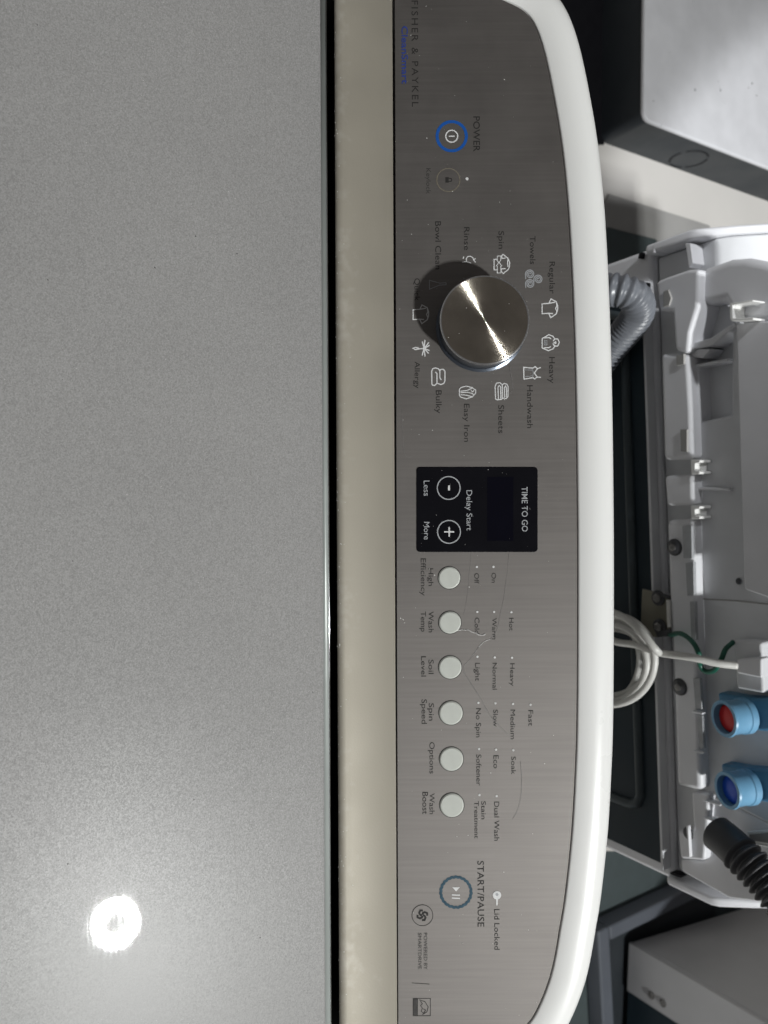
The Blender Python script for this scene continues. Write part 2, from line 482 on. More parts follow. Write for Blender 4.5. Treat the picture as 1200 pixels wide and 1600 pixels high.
for p in o.data.polygons: p.use_smooth = len(p.vertices) == 4
tube = tube_me([(-0.326, y_lid + 0.0039, LID_Z - 0.0011), (0.326, y_lid + 0.0039, LID_Z - 0.0011)], 0.0006, 10)
wpart('lid_bead', tube, 'chrome', True)

# champagne strip between lid and panel: a convex bar
def strip_pts():
    b = PANEL @ Vector((0, L2(618, 800)[1] - 0.0006, -0.0003)); b.x = 0
    V = lambda y, z: Vector((0, y, CAM.z + z))
    g0, g1, s1, s2 = V(0.2213, -0.4228), V(0.2213, -0.4204), V(0.2250, -0.4193), V(0.2385, -0.4166)
    out = [g0 * (1 - t) ** 2 + g1 * 2 * t * (1 - t) + s1 * t * t for t in (q / 10 for q in range(10))]
    out += [s1 * (1 - t) ** 2 + s2 * 2 * t * (1 - t) + b * t * t for t in (q / 8 for q in range(9))]
    return out
sp = strip_pts()
prof = [(sp[0].y + 0.0074, sp[0].z - 0.012), (sp[0].y + 0.0014, sp[0].z - 0.0012)] + [(p.y, p.z) for p in sp] + [(sp[-1].y + 0.004, sp[-1].z - 0.005), (sp[-1].y + 0.004, sp[-1].z - 0.06)]
strip = wpart('console_strip', bar_me(prof, -0.338, 0.338), 'strip')
for p in strip.data.polygons: p.use_smooth = len(p.vertices) == 4
md = strip.modifiers.new('es', 'EDGE_SPLIT'); md.split_angle = rad(40)

wpart('gap_shade_bar', box_me(-0.338, 0.338, sp[0].y + 0.0060, sp[0].y + 0.014, sp[0].z - 0.05, sp[0].z - 0.0122), 'black')  # added black bar, its colour stands for the shade inside the gap
# brushed control panel: outline measured on its own plane
INNER = [(617, -34), (680, -33), (740, -20), (789, 0), (820, 17), (838, 42), (853, 88), (868, 161), (879, 230), (887, 307), (893, 400), (898, 520),
         (901, 650), (903, 825), (903, 1000), (902, 1130), (899.5, 1205), (894, 1300), (884, 1396), (875, 1452), (867, 1498), (858, 1533), (843, 1571),
         (826, 1599), (795, 1624), (740, 1640), (680, 1646), (622, 1648)]
inner = [Vector(L2(*p)) for p in spline([(a, b, 0) for a, b in INNER], 5) for p in [(p.x, p.y)]]
def offset(curve, d):
    out = []
    for i, p in enumerate(curve):
        t = (curve[min(i + 1, len(curve) - 1)] - curve[max(i - 1, 0)]).normalized()
        out.append(p + Vector((-t.y, t.x)) * d)          # outward for this winding
    return out
e = offset(inner, 0.01)
OUT = 1 if e[len(e) // 2].y > inner[len(inner) // 2].y else -1
edge = offset(inner, -OUT * 0.0006)
left_hi = Vector(L2(618.4, 800))
loop = [(p.x, max(p.y, left_hi.y)) for p in edge]
bm = bmesh.new()
top = [bm.verts.new((x, y, 0)) for x, y in loop]; bot = [bm.verts.new((x, y, -0.003)) for x, y in loop]
ft = bm.faces.new(top); bm.faces.new(bot[::-1])
for i in range(len(top)):
    bm.faces.new((top[i], bot[i], bot[(i + 1) % len(top)], top[(i + 1) % len(top)]))
uvl = bm.loops.layers.uv.new('UVMap')
for f in bm.faces:
    for lp in f.loops: lp[uvl].uv = (lp.vert.co.x * 2 + 0.7, lp.vert.co.y * 2 + 0.5)
panel = wpart('control_panel', from_bm(bm), 'panel', world=PANEL)

# white rim lofted round the panel
secs = [(-0.0002, -0.0040), (0.0, 0.0000), (0.0003, 0.0006), (0.0012, 0.0009), (0.004, 0.0016), (0.008, 0.0021), (0.0125, 0.0019), (0.0165, 0.0008), (0.0200, -0.0012), (0.0224, -0.0038), (0.0236, -0.0072)]
rows = []
offs = [offset(inner, OUT * d) for d, _ in secs]
for i in range(len(inner)):
    r = []
    for j, (d, h) in enumerate(secs):
        q = offs[j][i]; r.append(PANEL @ Vector((q.x, q.y, h)))
    last = r[-1]
    for dz in (0.02, 0.055, 0.10):
        r.append(Vector((last.x, last.y + 0.002, last.z - dz)))
    rows.append(r)
rim = wpart('console_rim', loft_me(rows), 'white', True)
# dark channel under the panel edge
ch = wpart('panel_gap', loft_me([[PANEL @ Vector((a.x, a.y, -0.0022)), PANEL @ Vector((b.x, b.y, -0.0022))] for a, b in zip(offset(inner, -OUT * 0.003), offset(inner, OUT * 0.0004))]), 'black')
# closed console body under the panel
body = [(0.2345, 0.90), (0.2345, 0.945), (0.2506, 0.978), (0.352, 1.030), (0.3665, 1.028), (0.3665, 0.90)]
cb = wpart('console_body', bar_me([(y - 0.004 if y > 0.3 else y + 0.004, z - 0.008) for y, z in body], -0.30, 0.30), 'white')

# ---- print on the panel -------------------------------------------------
def ribbon_bm(bm, pts, w, closed=False, z=0.00012):
    pts = [Vector(p) for p in pts]
    n = len(pts)
    if n < 2: return
    A = []; B = []
    for i in range(n):
        pa = pts[i - 1] if (closed or i) else None
        pb = pts[(i + 1) % n] if (closed or i < n - 1) else None
        d1 = (pts[i] - pa).normalized() if pa is not None else (pb - pts[i]).normalized()
        d2 = (pb - pts[i]).normalized() if pb is not None else d1
        n1 = Vector((-d1.y, d1.x)); n2 = Vector((-d2.y, d2.x))
        mm = n1 + n2
        if mm.length < 1e-6: mm = n1
        mm.normalize()
        k = w * 0.5 / max(0.45, mm.dot(n1))
        A.append(bm.verts.new((*(pts[i] + mm * k), z))); B.append(bm.verts.new((*(pts[i] - mm * k), z)))
    for i in range(n if closed else n - 1):
        j = (i + 1) % n
        bm.faces.new((A[i], B[i], B[j], A[j]))

def arc(cx, cy, r, a0=0, a1=360, n=40):
    return [(cx + r * math.cos(rad(a0 + (a1 - a0) * k / n)), cy + r * math.sin(rad(a0 + (a1 - a0) * k / n))) for k in range(n + (0 if abs(a1 - a0) >= 360 else 1))]

def strokes(name, lines, w, material, parent=None, z=0.00012, matrix=None):
    """lines: list of (points in photo units, closed)"""
    bm = bmesh.new()
    for k, (pts, closed) in enumerate(lines):
        ribbon_bm(bm, [L2(*p) for p in pts], w * UNIT, closed, z + k * 0.00001)
    me = from_bm(bm)
    for p in me.polygons:
        if p.normal.z < 0: p.flip()
    return link(name, me, material, parent or panel)

def disc(name, cx, cy, r, material, z0=0.0, h=0.0004, parent=None, n=40, round_=0.3):
    r *= UNIT
    me = lathe_me([(r, -0.0002), (r, h * 0.5), (r - h * round_, h)], n)
    o = link(name, me, material, parent or panel)
    q = L2(cx, cy); o.location = (q[0], q[1], z0)
    return o

def filled(name, pts, material, z=0.00013, parent=None, h=0.0):
    bm = bmesh.new()
    vs = [bm.verts.new((*L2(*p), z)) for p in pts]
    f = bm.faces.new(vs)
    if f.normal.z < 0 or True:
        bm.normal_update()
        if f.normal.z < 0: bmesh.ops.reverse_faces(bm, faces=[f])
    me = bpy.data.meshes.new(name); bm.to_mesh(me); bm.free()
    return link(name, me, material, parent or panel)

def text_mesh(s, bold=0.0, spacing=1.0):
    cu = bpy.data.curves.new('t', 'FONT'); cu.body = s; cu.size = 1.0; cu.resolution_u = 3
    cu.offset = bold; cu.space_character = spacing
    ob = bpy.data.objects.new('t', cu); coll.objects.link(ob)
    dg = bpy.context.evaluated_depsgraph_get()
    me = bpy.data.meshes.new_from_object(ob.evaluated_get(dg))
    bpy.data.objects.remove(ob); bpy.data.curves.remove(cu)
    return me
_h = text_mesh('H'); CAP = max(v.co.y for v in _h.vertices) - min(v.co.y for v in _h.vertices); BASE = min(v.co.y for v in _h.vertices)

def word(s, xb, xt, y0, y1, material='ink', parent=None, bold=0.0, spacing=1.0, z=0.00012):
    """baseline at photo column xb, capitals reach xt, the run goes from row y0 to y1"""
    me = text_mesh(s, bold, spacing)
    lo = min(v.co.x for v in me.vertices); hi = max(v.co.x for v in me.vertices)
    a = L2(xb, y0); b = L2(xb, y1)
    sx = (b[0] - a[0]) / (hi - lo); sy = (xt - xb) * UNIT / CAP
    for v in me.vertices:
        v.co = ((v.co.x - lo) * sx + a[0], (v.co.y - BASE) * sy + a[1], z)
    return link('lettering', me, material, parent or panel)

word('FISHER & PAYKEL', 643, 653, 1, 167, 'ink', spacing=1.25)
word('CleanSmart', 627.5, 637, 41, 131, 'blue_text', bold=0.012)
word('POWER', 739.5, 749.5, 182, 237, bold=0.008)
word('Keylock', 666, 673, 263, 303, 'ink_soft')
for args in (('Bowl Clean', 680, 689, 346, 421), ('Rinse', 725, 733.5, 355, 391), ('Spin', 779, 787.5, 361, 389), ('Towels', 828, 836.5, 369, 413),
             ('Regular', 858.5, 867, 409, 459), ('Heavy', 858, 867, 558, 599), ('Handwash', 823.5, 832.5, 602, 669), ('Sheets', 778.5, 787.5, 633, 677),
             ('Easy Iron', 725, 733.5, 631, 690.5), ('Bulky', 681, 690, 610, 646), ('Allergy', 648, 656, 565, 607), ('Quick', 647.5, 656, 435, 470),
             ('High', 669.5, 677, 888, 915.5), ('Efficiency', 657.5, 665.5, 872.5, 931), ('Wash', 669.5, 677.5, 955.5, 988), ('Temp', 657.5, 665.5, 955.5, 987),
             ('Soil', 669.5, 677.5, 1030.7, 1053), ('Level', 658, 665.7, 1025.5, 1057), ('Spin', 670, 678, 1098.7, 1126), ('Speed', 658.7, 667, 1092.5, 1131),
             ('Options', 671, 679, 1159.5, 1208.7), ('Wash', 671, 679, 1239.5, 1272), ('Boost', 660, 668.7, 1237.5, 1272),
             ('Off', 741.2, 748.5, 895.5, 912), ('On', 768, 775, 895, 910.5), ('Cold', 741.7, 749, 965, 990.5), ('Warm', 769, 776, 965.7, 999),
             ('Hot', 795.5, 802.5, 965.5, 985.5), ('Light', 742.5, 750, 1035.7, 1064), ('Normal', 769.5, 776.5, 1035.7, 1077.5), ('Heavy', 797, 804, 1036.5, 1072),
             ('No Spin', 743.7, 751.5, 1106.7, 1152), ('Slow', 770.7, 778, 1108.7, 1135.5), ('Medium', 797.5, 805, 1108.7, 1155), ('Fast', 825.5, 833, 1109.5, 1134.5),
             ('Softener', 744, 752, 1178.7, 1227.5), ('Eco', 771, 779, 1180, 1200.5), ('Soak', 798.7, 806, 1182, 1210), ('Stain', 752, 759, 1251.7, 1280),
             ('Treatment', 741, 748, 1251.7, 1310), ('Dual Wash', 772, 780, 1252.5, 1313.7), ('Lid Locked', 772.3, 780.5, 1420.5, 1484)):
    word(*args)
word('START/PAUSE', 746, 756, 1345, 1448, bold=0.006, spacing=1.05)
word('POWERED BY', 662, 667.5, 1457.5, 1515, 'ink_soft')
word('SMARTDRIVE', 653, 658.5, 1457.5, 1514, 'ink_soft')

for x, y in ((745, 885.7), (771, 885.7), (745.7, 956), (772, 956), (799, 956.5), (746, 1026), (773, 1027), (800, 1027.5), (747.5, 1098), (774, 1098.7), (801.5, 1099.7),
             (829, 1101), (748.5, 1170), (775, 1171), (802, 1172), (749, 1242), (776, 1243.7)):
    disc('indicator_light', x, y, 1.75, 'ink_white', h=0.00025, n=16)
disc('indicator_light', 729.6, 279.4, 2.4, 'ink_white', h=0.0003, n=16)

for x, y, r in ((702, 902.7, 17), (703, 972.5, 17.2), (703.3, 1042.5, 17.6), (704.5, 1113.7, 18.3), (705.3, 1185.7, 18.3), (706, 1257.7, 18.5)):
    strokes('button_gap', [(arc(x, y, r + 0.7, n=48), True)], 1.2, 'ink_soft')
    disc('button', x, y, r, 'button', h=0.0009, n=48, round_=0.8)

# power, lock and start rings
strokes('power_ring', [(arc(705.8, 213, 22.8, n=64), True)], 4.6, 'blue')
strokes('power_symbol', [(arc(705.8, 213, 9.3, n=40), True), ([(701, 213), (710.5, 213)], False)], 2.0, 'ink_white')
strokes('lock_ring', [(arc(700.5, 281.3, 18.0, n=64), True)], 1.5, 'ink_tan')
filled('lock_symbol', [(696, 277), (701, 277), (701, 285.5), (696, 285.5)], 'ink')
strokes('lock_symbol', [([(701, 278.5), (705, 279), (706, 281.3), (705, 283.5), (701, 284)], False)], 1.3, 'ink')
rw = [( 712.4 + (23.7 + 0.55 * math.sin(k * 23 * 2 * math.pi / 160)) * math.cos(2 * math.pi * k / 160), 1394 + (23.7 + 0.55 * math.sin(k * 23 * 2 * math.pi / 160)) * math.sin(2 * math.pi * k / 160)) for k in range(160)]
strokes('start_ring', [(rw, True)], 4.2, 'teal')
filled('play_symbol', [(706.8, 1386.2), (718.6, 1386.2), (712.6, 1392.6)], 'ink_white')
strokes('pause_symbol', [([(706, 1398.0), (718.7, 1398.6)], False), ([(706, 1403.0), (718.7, 1403.6)], False)], 1.9, 'ink_white')
disc('key_symbol', 776.5, 1398.6, 6.6, 'ink_white', h=0.0002, n=28)
disc('key_symbol', 776.5, 1397.4, 2.4, 'ink_grey', z0=0.0002, h=0.0001, n=18)
filled('key_symbol', [(775.0, 1403.5), (778.2, 1403.5), (777.4, 1414.5), (775.4, 1414.5)], 'ink_white', z=0.00016)
# maker's marks along the lower edge
sw = []
for k in range(4):
    a0 = k * 90 + 15
    sw.append(([(660 + r * math.cos(rad(a0 + t)), 1430 + r * math.sin(rad(a0 + t))) for r, t in ((1.0, -30), (3.6, 0), (6.2, 22), (8.2, 52), (7.6, 80))], False))
strokes('drive_mark', [(arc(660, 1430, 16.3, n=48), True)], 1.0, 'ink')
strokes('drive_mark', sw, 3.0, 'ink')
strokes('divider_line', [([(643.5, 1535.7), (671, 1537.5)], False)], 0.8, 'ink')
strokes('efficiency_mark', [([(645.5, 1560), (672.5, 1560), (672.5, 1587), (645.5, 1587)], True), ([(652.5, 1560.5), (652.5, 1586.5)], False),
                            ([(655, 1562), (664, 1565), (669, 1573), (667, 1581), (660, 1585)], False),
                            ([(657, 1564), (660, 1568), (657, 1571), (660, 1575), (658, 1580), (662, 1583), (665, 1578), (661, 1576)], False)], 0.9, 'ink')
filled('efficiency_mark', [(646, 1560.8), (652, 1560.8), (652, 1586.2), (646, 1586.2)], 'ink_soft', z=0.0001)

# cycle icons, stroked as on the panel (c2 maps positions measured around the dial)
def sc(ox, oy, k, pts): return [(ox + x / k, oy + y / k) for x, y in pts]
def shirt(ox, oy, k):
    pass
# spin: shirt with an arrow pair
k = 8.571
strokes('spin_icon', [(sc(720, 380, k, [(545, 170), (565, 150), (600, 178), (632, 205), (655, 262), (650, 315), (635, 355), (600, 380), (568, 408), (545, 385), (540, 345)]), False),
                      (sc(720, 380, k, [(545, 170), (552, 205), (600, 200)]), False), (sc(720, 380, k, [(540, 345), (600, 340)]), False),
                      (sc(720, 380, k, [(632, 212), (625, 262), (632, 320)]), False),
                      (sc(720, 380, k, [(487, 215), (445, 218), (445, 358), (485, 358)]), False)], 1.6, 'ink_white')
strokes('spin_icon', [(sc(720, 380, k, [(488, 400), (535, 400), (535, 310), (548, 305), (512, 255), (475, 305), (488, 310)]), True),
                      (sc(720, 380, k, [(488, 235), (488, 172), (535, 172), (535, 225), (512, 262), (478, 225)]), False)], 1.1, 'ink_white')
# towels: three rolled spirals
def roll(cx, cy, r, a0):
    n = 66
    return [(cx + (r * (1 - 0.82 * t / n)) * math.cos(rad(a0 + 900 * t / n)), cy + (r * (1 - 0.82 * t / n)) * math.sin(rad(a0 + 900 * t / n))) for t in range(n)]
strokes('towels_icon', [([(821.5, 436)] + roll(828, 428.5, 7.2, 180), False), ([(821.6, 450)] + roll(828, 443.5, 7.2, 180), False), (roll(841, 436.5, 7.2, 150), False)], 1.35, 'ink_grey')
# regular: T-shirt
k = 10.0
TS = [([(580, 240), (470, 248), (470, 402), (575, 395)], False), ([(575, 240), (608, 172), (690, 215), (712, 280), (712, 340), (690, 405), (605, 465), (572, 395)], False),
      ([(575, 240), (625, 232), (670, 222)], False), ([(572, 395), (640, 400)], False), ([(690, 220), (700, 280), (680, 320), (700, 370), (690, 402)], False)]
strokes('shirt_icon', [(sc(800, 450, k, p), c) for p, c in TS], 1.7, 'ink_white')
strokes('shirt_icon', [([(x - 201.5, y + 9.3) for x, y in sc(800, 450, k, p)], c) for p, c in TS], 1.5, 'ink_white')
# heavy: hooded jacket
strokes('jacket_icon', [(sc(800, 450, k, [(470, 790), (470, 935), (565, 980), (635, 955), (670, 910), (645, 890)]), False), (sc(800, 450, k, [(470, 790), (575, 730), (640, 755), (668, 800), (640, 830)]), False),
                        (sc(800, 450, k, [(645, 820), (675, 795), (715, 798), (738, 850), (715, 905), (680, 910), (635, 870)]), False),
                        (sc(800, 450, k, [(500, 780), (585, 775), (610, 800)]), False), (sc(800, 450, k, [(500, 935), (580, 932), (605, 915)]), False)], 1.7, 'ink_white')
strokes('jacket_icon', [(sc(800, 450, k, [(505, 820), (545, 820), (545, 890), (505, 890)]), True), (sc(800, 450, k, [(525, 835), (525, 875)]), False)], 0.9, 'ink_grey')
filled('jacket_icon', sc(800, 450, k, [(640, 855), (685, 825), (695, 855), (685, 880)]), 'ink_white')
# handwash: dress
strokes('dress_icon', [(sc(800, 450, k, [(320, 1252), (182, 1240), (186, 1425), (320, 1402)]), False),
                       (sc(800, 450, k, [(322, 1255), (360, 1228), (395, 1262), (348, 1330), (392, 1390), (355, 1420), (322, 1400)]), False),
                       (sc(800, 450, k, [(390, 1262), (450, 1243)]), False), (sc(800, 450, k, [(390, 1392), (450, 1398)]), False)], 1.7, 'ink_white')
strokes('dress_icon', [(sc(800, 450, k, [(200, 1280), (318, 1282)]), False), (sc(800, 450, k, [(200, 1385), (318, 1372)]), False), (sc(800, 450, k, [(322, 1255), (330, 1330), (322, 1400)]), False)], 0.8, 'ink_grey')
# lower row around the dial
k = 6.6667
def c4(p): return sc(640, 520, k, p)
strokes('sheets_icon', [(c4([(895, 690), (890, 560), (905, 525), (940, 520), (965, 540), (985, 528), (1012, 535), (1025, 560), (1025, 665), (1005, 685), (975, 680), (955, 695), (915, 697)]), True),
                        (c4([(925, 690), (920, 570), (932, 548), (948, 565), (950, 690)]), False), (c4([(965, 545), (965, 680)]), False), (c4([(990, 675), (986, 575), (998, 555), (1008, 575), (1008, 670)]), False)], 1.5, 'ink_white')
strokes('blouse_icon', [(c4([(518, 590), (518, 650), (535, 672), (590, 688), (655, 668), (672, 645), (688, 632), (688, 595), (668, 585), (655, 572), (590, 555), (535, 570)]), True),
                        (c4([(530, 610), (600, 600), (655, 575)]), False), (c4([(530, 625), (600, 620), (640, 628), (672, 645)]), False), (c4([(530, 645), (590, 650), (650, 666)]), False),
                        (c4([(640, 600), (655, 615), (672, 600)]), False)], 1.4, 'ink_white')
strokes('bulky_icon', [(c4([(232, 535), (230, 400), (240, 375), (270, 366), (300, 375), (315, 395), (325, 382), (350, 380), (368, 400), (368, 500), (355, 528), (325, 540), (300, 530), (285, 525), (262, 548), (240, 546)]), True),
                       (c4([(285, 525), (285, 425), (268, 408)]), False), (c4([(315, 395), (315, 470), (330, 492)]), False)], 1.7, 'ink_white')
fx = [([(150, 165), (160, 75)], 0), ([(150, 165), (132, 90)], 0), ([(150, 165), (200, 100)], 0), ([(150, 165), (208, 130)], 0), ([(150, 165), (208, 185)], 0), ([(150, 165), (198, 215)], 0),
      ([(150, 165), (160, 248)], 0), ([(150, 165), (130, 238)], 0)]
strokes('blossom_icon', [(c4(p), False) for p, _ in fx], 1.8, 'ink_white')
strokes('blossom_icon', [(c4([(95, 160), (60, 152), (35, 162), (60, 176), (95, 168), (150, 163)]), False)], 1.7, 'ink_white')
disc('blossom_icon', 640 + 152 / k, 520 + 163 / k, 2.6, 'ink_white', h=0.0002, n=16)
# upper row, half in the dial's shadow
k = 10.0
strokes('flask_icon', [(sc(640, 380, k, [(310, 580), (310, 720), (470, 655), (570, 650), (570, 620), (470, 625)]), True)], 1.1, 'ink_grey')
strokes('rinse_icon', [(sc(640, 380, k, [(890, 290), (885, 240), (910, 208), (950, 205), (985, 225), (1000, 260), (1030, 240)]), False), (sc(640, 380, k, [(1000, 262), (1030, 300)]), False),
                       (sc(640, 380, k, [(835, 245), (845, 210)]), False), (sc(640, 380, k, [(820, 300), (860, 290), (890, 290), (960, 310)]), False)], 1.4, 'ink_white')

# ---- display window -----------------------------------------------------
def round_rect(x0, x1, y0, y1, r, n=6):
    out = []
    for cx, cy, a in ((x1 - r, y0 + r, -90), (x1 - r, y1 - r, 0), (x0 + r, y1 - r, 90), (x0 + r, y0 + r, 180)):
        for q in range(n + 1):
            t = rad(a + 90 * q / n); out.append((cx + r * math.cos(t), cy + r * math.sin(t)))
    return out
rr = [L2(*p) for p in round_rect(650.5, 840, 729.5, 862.5, 5.5)]
me = prism_me([(a, b, 0.0003) for a, b in rr], [(a, b, -0.0005) for a, b in rr])
window = wpart('display_window', me, 'glass_black', world=PANEL)
bevel(window, 0.0002, 2, 60)
ZW = 0.00042
filled('screen', [(761, 745), (802, 745), (802, 845), (761, 845)], 'screen', z=0.00036, parent=window)
word('TIME TO GO', 815, 824, 760.5, 830.5, 'ink_grey', window, bold=0.004, z=ZW)
word('Delay Start', 728.7, 737.5, 766, 829, 'ink_grey', window, z=ZW)
word('Less', 662, 671, 751, 775, 'ink_grey', window, z=ZW)
word('More', 662.3, 671, 815.5, 843, 'ink_grey', window, z=ZW)
strokes('button_ring', [(arc(701, 762.5, 17.8, n=56), True)], 1.7, 'ink_grey', window, ZW)
strokes('button_ring', [(arc(701.5, 831, 17.8, n=56), True)], 1.7, 'ink_grey', window, ZW)
strokes('minus_symbol', [([(701.5, 758.7), (701.5, 766.3)], False)], 2.9, 'ink_white', window, ZW)
strokes('plus_symbol', [([(701.8, 823.5), (701.8, 838.5)], False), ([(694, 831), (709.5, 831)], False)], 2.1, 'ink_white', window, ZW)

# ---- dial ----------------------------------------------------------------
kc = L2(751.6, 511)
KM = PANEL @ Matrix.Translation((kc[0], kc[1], 0))
R = 0.0259; H = 0.0175
knob = wpart('dial', lathe_me([(R + 0.0012, -0.0005), (R + 0.0012, 0.0008), (R + 0.0003, 0.0012), (R - 0.0004, 0.0016), (R - 0.0005, H - 0.0012), (R - 0.0001, H - 0.0009), (R - 0.0006, H - 0.0004)], 96), 'knob_side', True, KM)
md = knob.modifiers.new('es', 'EDGE_SPLIT'); md.split_angle = rad(35)
bm = bmesh.new()
n = 128; prev = None
radii = [0.0, 0.0006, 0.004, 0.010, 0.017, R - 0.0009]
center = bm.verts.new((0, 0, H))
rings = [[bm.verts.new((r * math.cos(2 * math.pi * q / n), r * math.sin(2 * math.pi * q / n), H)) for q in range(n)] for r in radii[1:]]
for q in range(n): bm.faces.new((center, rings[0][q], rings[0][(q + 1) % n]))
for a, b in zip(rings, rings[1:]):
    for q in range(n): bm.faces.new((a[q], b[q], b[(q + 1) % n], a[(q + 1) % n]))
face = link('dial_face', from_bm(bm), 'knob', knob, True)
ringp = [(R - 0.0009, H + 0.00002), (R - 0.0003, H - 0.00005), (R + 0.0001, H - 0.0005), (R - 0.00015, H - 0.0011)]
link('dial_rim', lathe_me(ringp, 96, False), 'chrome', knob, True)

# ---- creases of the half-peeled protective film, and specks of dust --------
def crease(pts, w, material='film', jag=0.0):
    q = spline([(a, b, 0) for a, b in pts], 6)
    path = []
    for i, p in enumerate(q):
        a = L2(p.x + random.uniform(-jag, jag), p.y + random.uniform(-jag, jag)); path.append((a[0], a[1], 0.00005))
    def rf(s): return w * UNIT * 0.5 * (0.6 + 0.5 * random.random())
    link('film_crease', tube_me(path, rf, 6), material, panel, True)
crease([(714.5, 985.7), (724, 984), (734, 985.5), (750, 992.5), (758, 990.7)], 2.0, jag=0.7)
crease([(766, 998.7), (755, 1003.7), (747.5, 1011)], 1.6, jag=0.5)
crease([(747.5, 1011), (735, 1030), (724, 1045), (735, 1066), (750, 1090), (762.5, 1112.5), (777, 1131), (794, 1148)], 0.8, 'film_soft', 0.3)
crease([(795, 865), (789, 922), (782, 957.5), (776, 985), (766, 998.7)], 0.6, 'film_soft', 0.3)
crease([(736, 865), (733, 900), (730, 930), (725, 960)], 0.5, 'film_soft', 0.3)
crease([(813.5, 1190), (815, 1230), (810, 1262), (801, 1280)], 0.8, 'film_soft', 0.2)
crease([(796, 572), (799, 590), (801, 606), (798, 615)], 1.0, 'film_soft', 0.4)
crease([(628, 640), (630, 690), (634, 712), (644, 714)], 0.5, 'film_soft', 0.2)
crease([(739, 862), (742, 850), (745, 845)], 0.8, 'film_soft', 0.4)

def specks(name, places, material, parent, local):
    """places: (3-D point in the parent's frame, normal, radius); one mesh of low flat chips"""
    bm = bmesh.new()
    for p, nrm, r in places:
        nrm = Vector(nrm).normalized(); u = nrm.orthogonal().normalized(); v = nrm.cross(u)
        a0 = random.random() * 6; st = random.uniform(0.6, 1.5)
        p = Vector(p)
        base = [bm.verts.new(p + (u * math.cos(a0 + q * 1.2566) * st + v * math.sin(a0 + q * 1.2566)) * r * random.uniform(0.7, 1.2)) for q in range(5)]
        tip = bm.verts.new(p + nrm * r * 0.6)
        for q in range(5): bm.faces.new((base[q], base[(q + 1) % 5], tip))
    me = from_bm(bm)
    o = link(name, me, material, parent); o['kind'] = 'stuff'
    return o
pl = []
for _ in range(130):
    x = random.uniform(622, 880); y = random.uniform(5, 1590)
    if x > 840 and (y < 250 or y > 1400): continue
    a = L2(x, y); pl.append(((a[0], a[1], 0.00002), (0, 0, 1), random.choice([0.00012, 0.00015, 0.0002, 0.0003]) ))
for x, y in ((630, 968), (632, 973), (626, 966), (714, 910), (733, 917), (671, 889), (679, 899)):
    a = L2(x, y); pl.append(((a[0], a[1], 0.00002), (0, 0, 1), 0.0004))
specks('dust', pl, 'dust', panel, True)
pl = []
for _ in range(26):
    a = L2(random.uniform(655, 836), random.uniform(733, 858)); pl.append(((a[0], a[1], 0.0003), (0, 0, 1), random.choice([0.00009, 0.00012, 0.0002])))
specks('dust', pl, 'dust', window, True)
pl = []
for _ in range(5):
    q = random.uniform(0, 6.28); r = R * 0.9 * math.sqrt(random.random())
    pl.append(((r * math.cos(q), r * math.sin(q), H), (0, 0, 1), random.choice([0.0002, 0.0003, 0.0004])))
specks('dust', pl, 'dust', knob, True)
pl = []
for _ in range(150):
    p = sp[min(16, int(abs(random.gauss(0, 5))))]
    pl.append(((random.uniform(-0.31, 0.31), p.y - 0.02, p.z), (0, -0.6, 0.8), random.choice([0.00018, 0.00025, 0.0004])))
o = specks('dust', pl, 'dust', washer, True)
pl = []; pg = []
for _ in range(420):
    pl.append(((random.uniform(-0.31, 0.31), random.uniform(0.02, y_lid - 0.002) - 0.02, LID_Z), (0, 0, 1), random.choice([0.0001, 0.00014, 0.0002])))
for _ in range(26):
    pg.append(((random.uniform(-0.31, 0.31), random.uniform(0.02, y_lid - 0.002) - 0.02, LID_Z), (0, 0, 1), random.choice([0.00025, 0.0003, 0.0004])))
for x, y, a, ln in ((0.03 - 0.2, 0.09, 20, 0.035), (-0.16, 0.10, 28, 0.02), (-0.02, 0.17, 84, 0.06), (0.10, 0.13, -15, 0.03), (-0.24, 0.18, 88, 0.09), (0.20, 0.16, 80, 0.04)):
    pts = [(x + math.sin(rad(a)) * ln * (q / 8 - 0.5) + random.uniform(-0.0004, 0.0004), y - 0.02 + math.cos(rad(a)) * ln * (q / 8 - 0.5) * 0.4, LID_Z + 0.00002) for q in range(9)]
    link('scratch', tube_me(pts, 0.00007, 5), 'film_soft', washer)
specks('dust', pl, 'dust', washer, True)
specks('grit', pg, 'grit', washer, True)

# ================================================================== the washer standing behind, its back to us
YAW = rad(2.4)
NB_ORIGIN = Vector((0.0, 0.672, 0.0))
nbw = empty('washing_machine', NB_ORIGIN, YAW, 'second white washing machine behind, its back with hoses, power cord and blue inlets showing', 'washing machine')
NBM = Matrix.Translation(NB_ORIGIN) @ Matrix.Rotation(YAW, 4, 'Z')
NBI = NBM.inverted()
def nb(x, y, d=0.0):
    """where the sight line of photo position x, y meets the machine's back, d metres in (+) or proud (-) of it"""
    o = NBI @ CAM; q = NBI.to_3x3() @ ray(x, y)
    return o + q * ((d - o.y) / q.y)
def slab(name, pts, d0, d1, material, bw=0.0, seg=2, parent=None):
    f = [nb(x, y, d0) for x, y in pts]
    b = [Vector((p.x, d1, p.z)) for p in f]
    o = link(name, prism_me(f, b), material, parent or nbw)
    if bw: bevel(o, bw, seg)
    return o
SL = nb(1080, 357).x; SR = nb(1120, 1421).x
T0 = nb(1020, 800).z                 # top of the cabinet
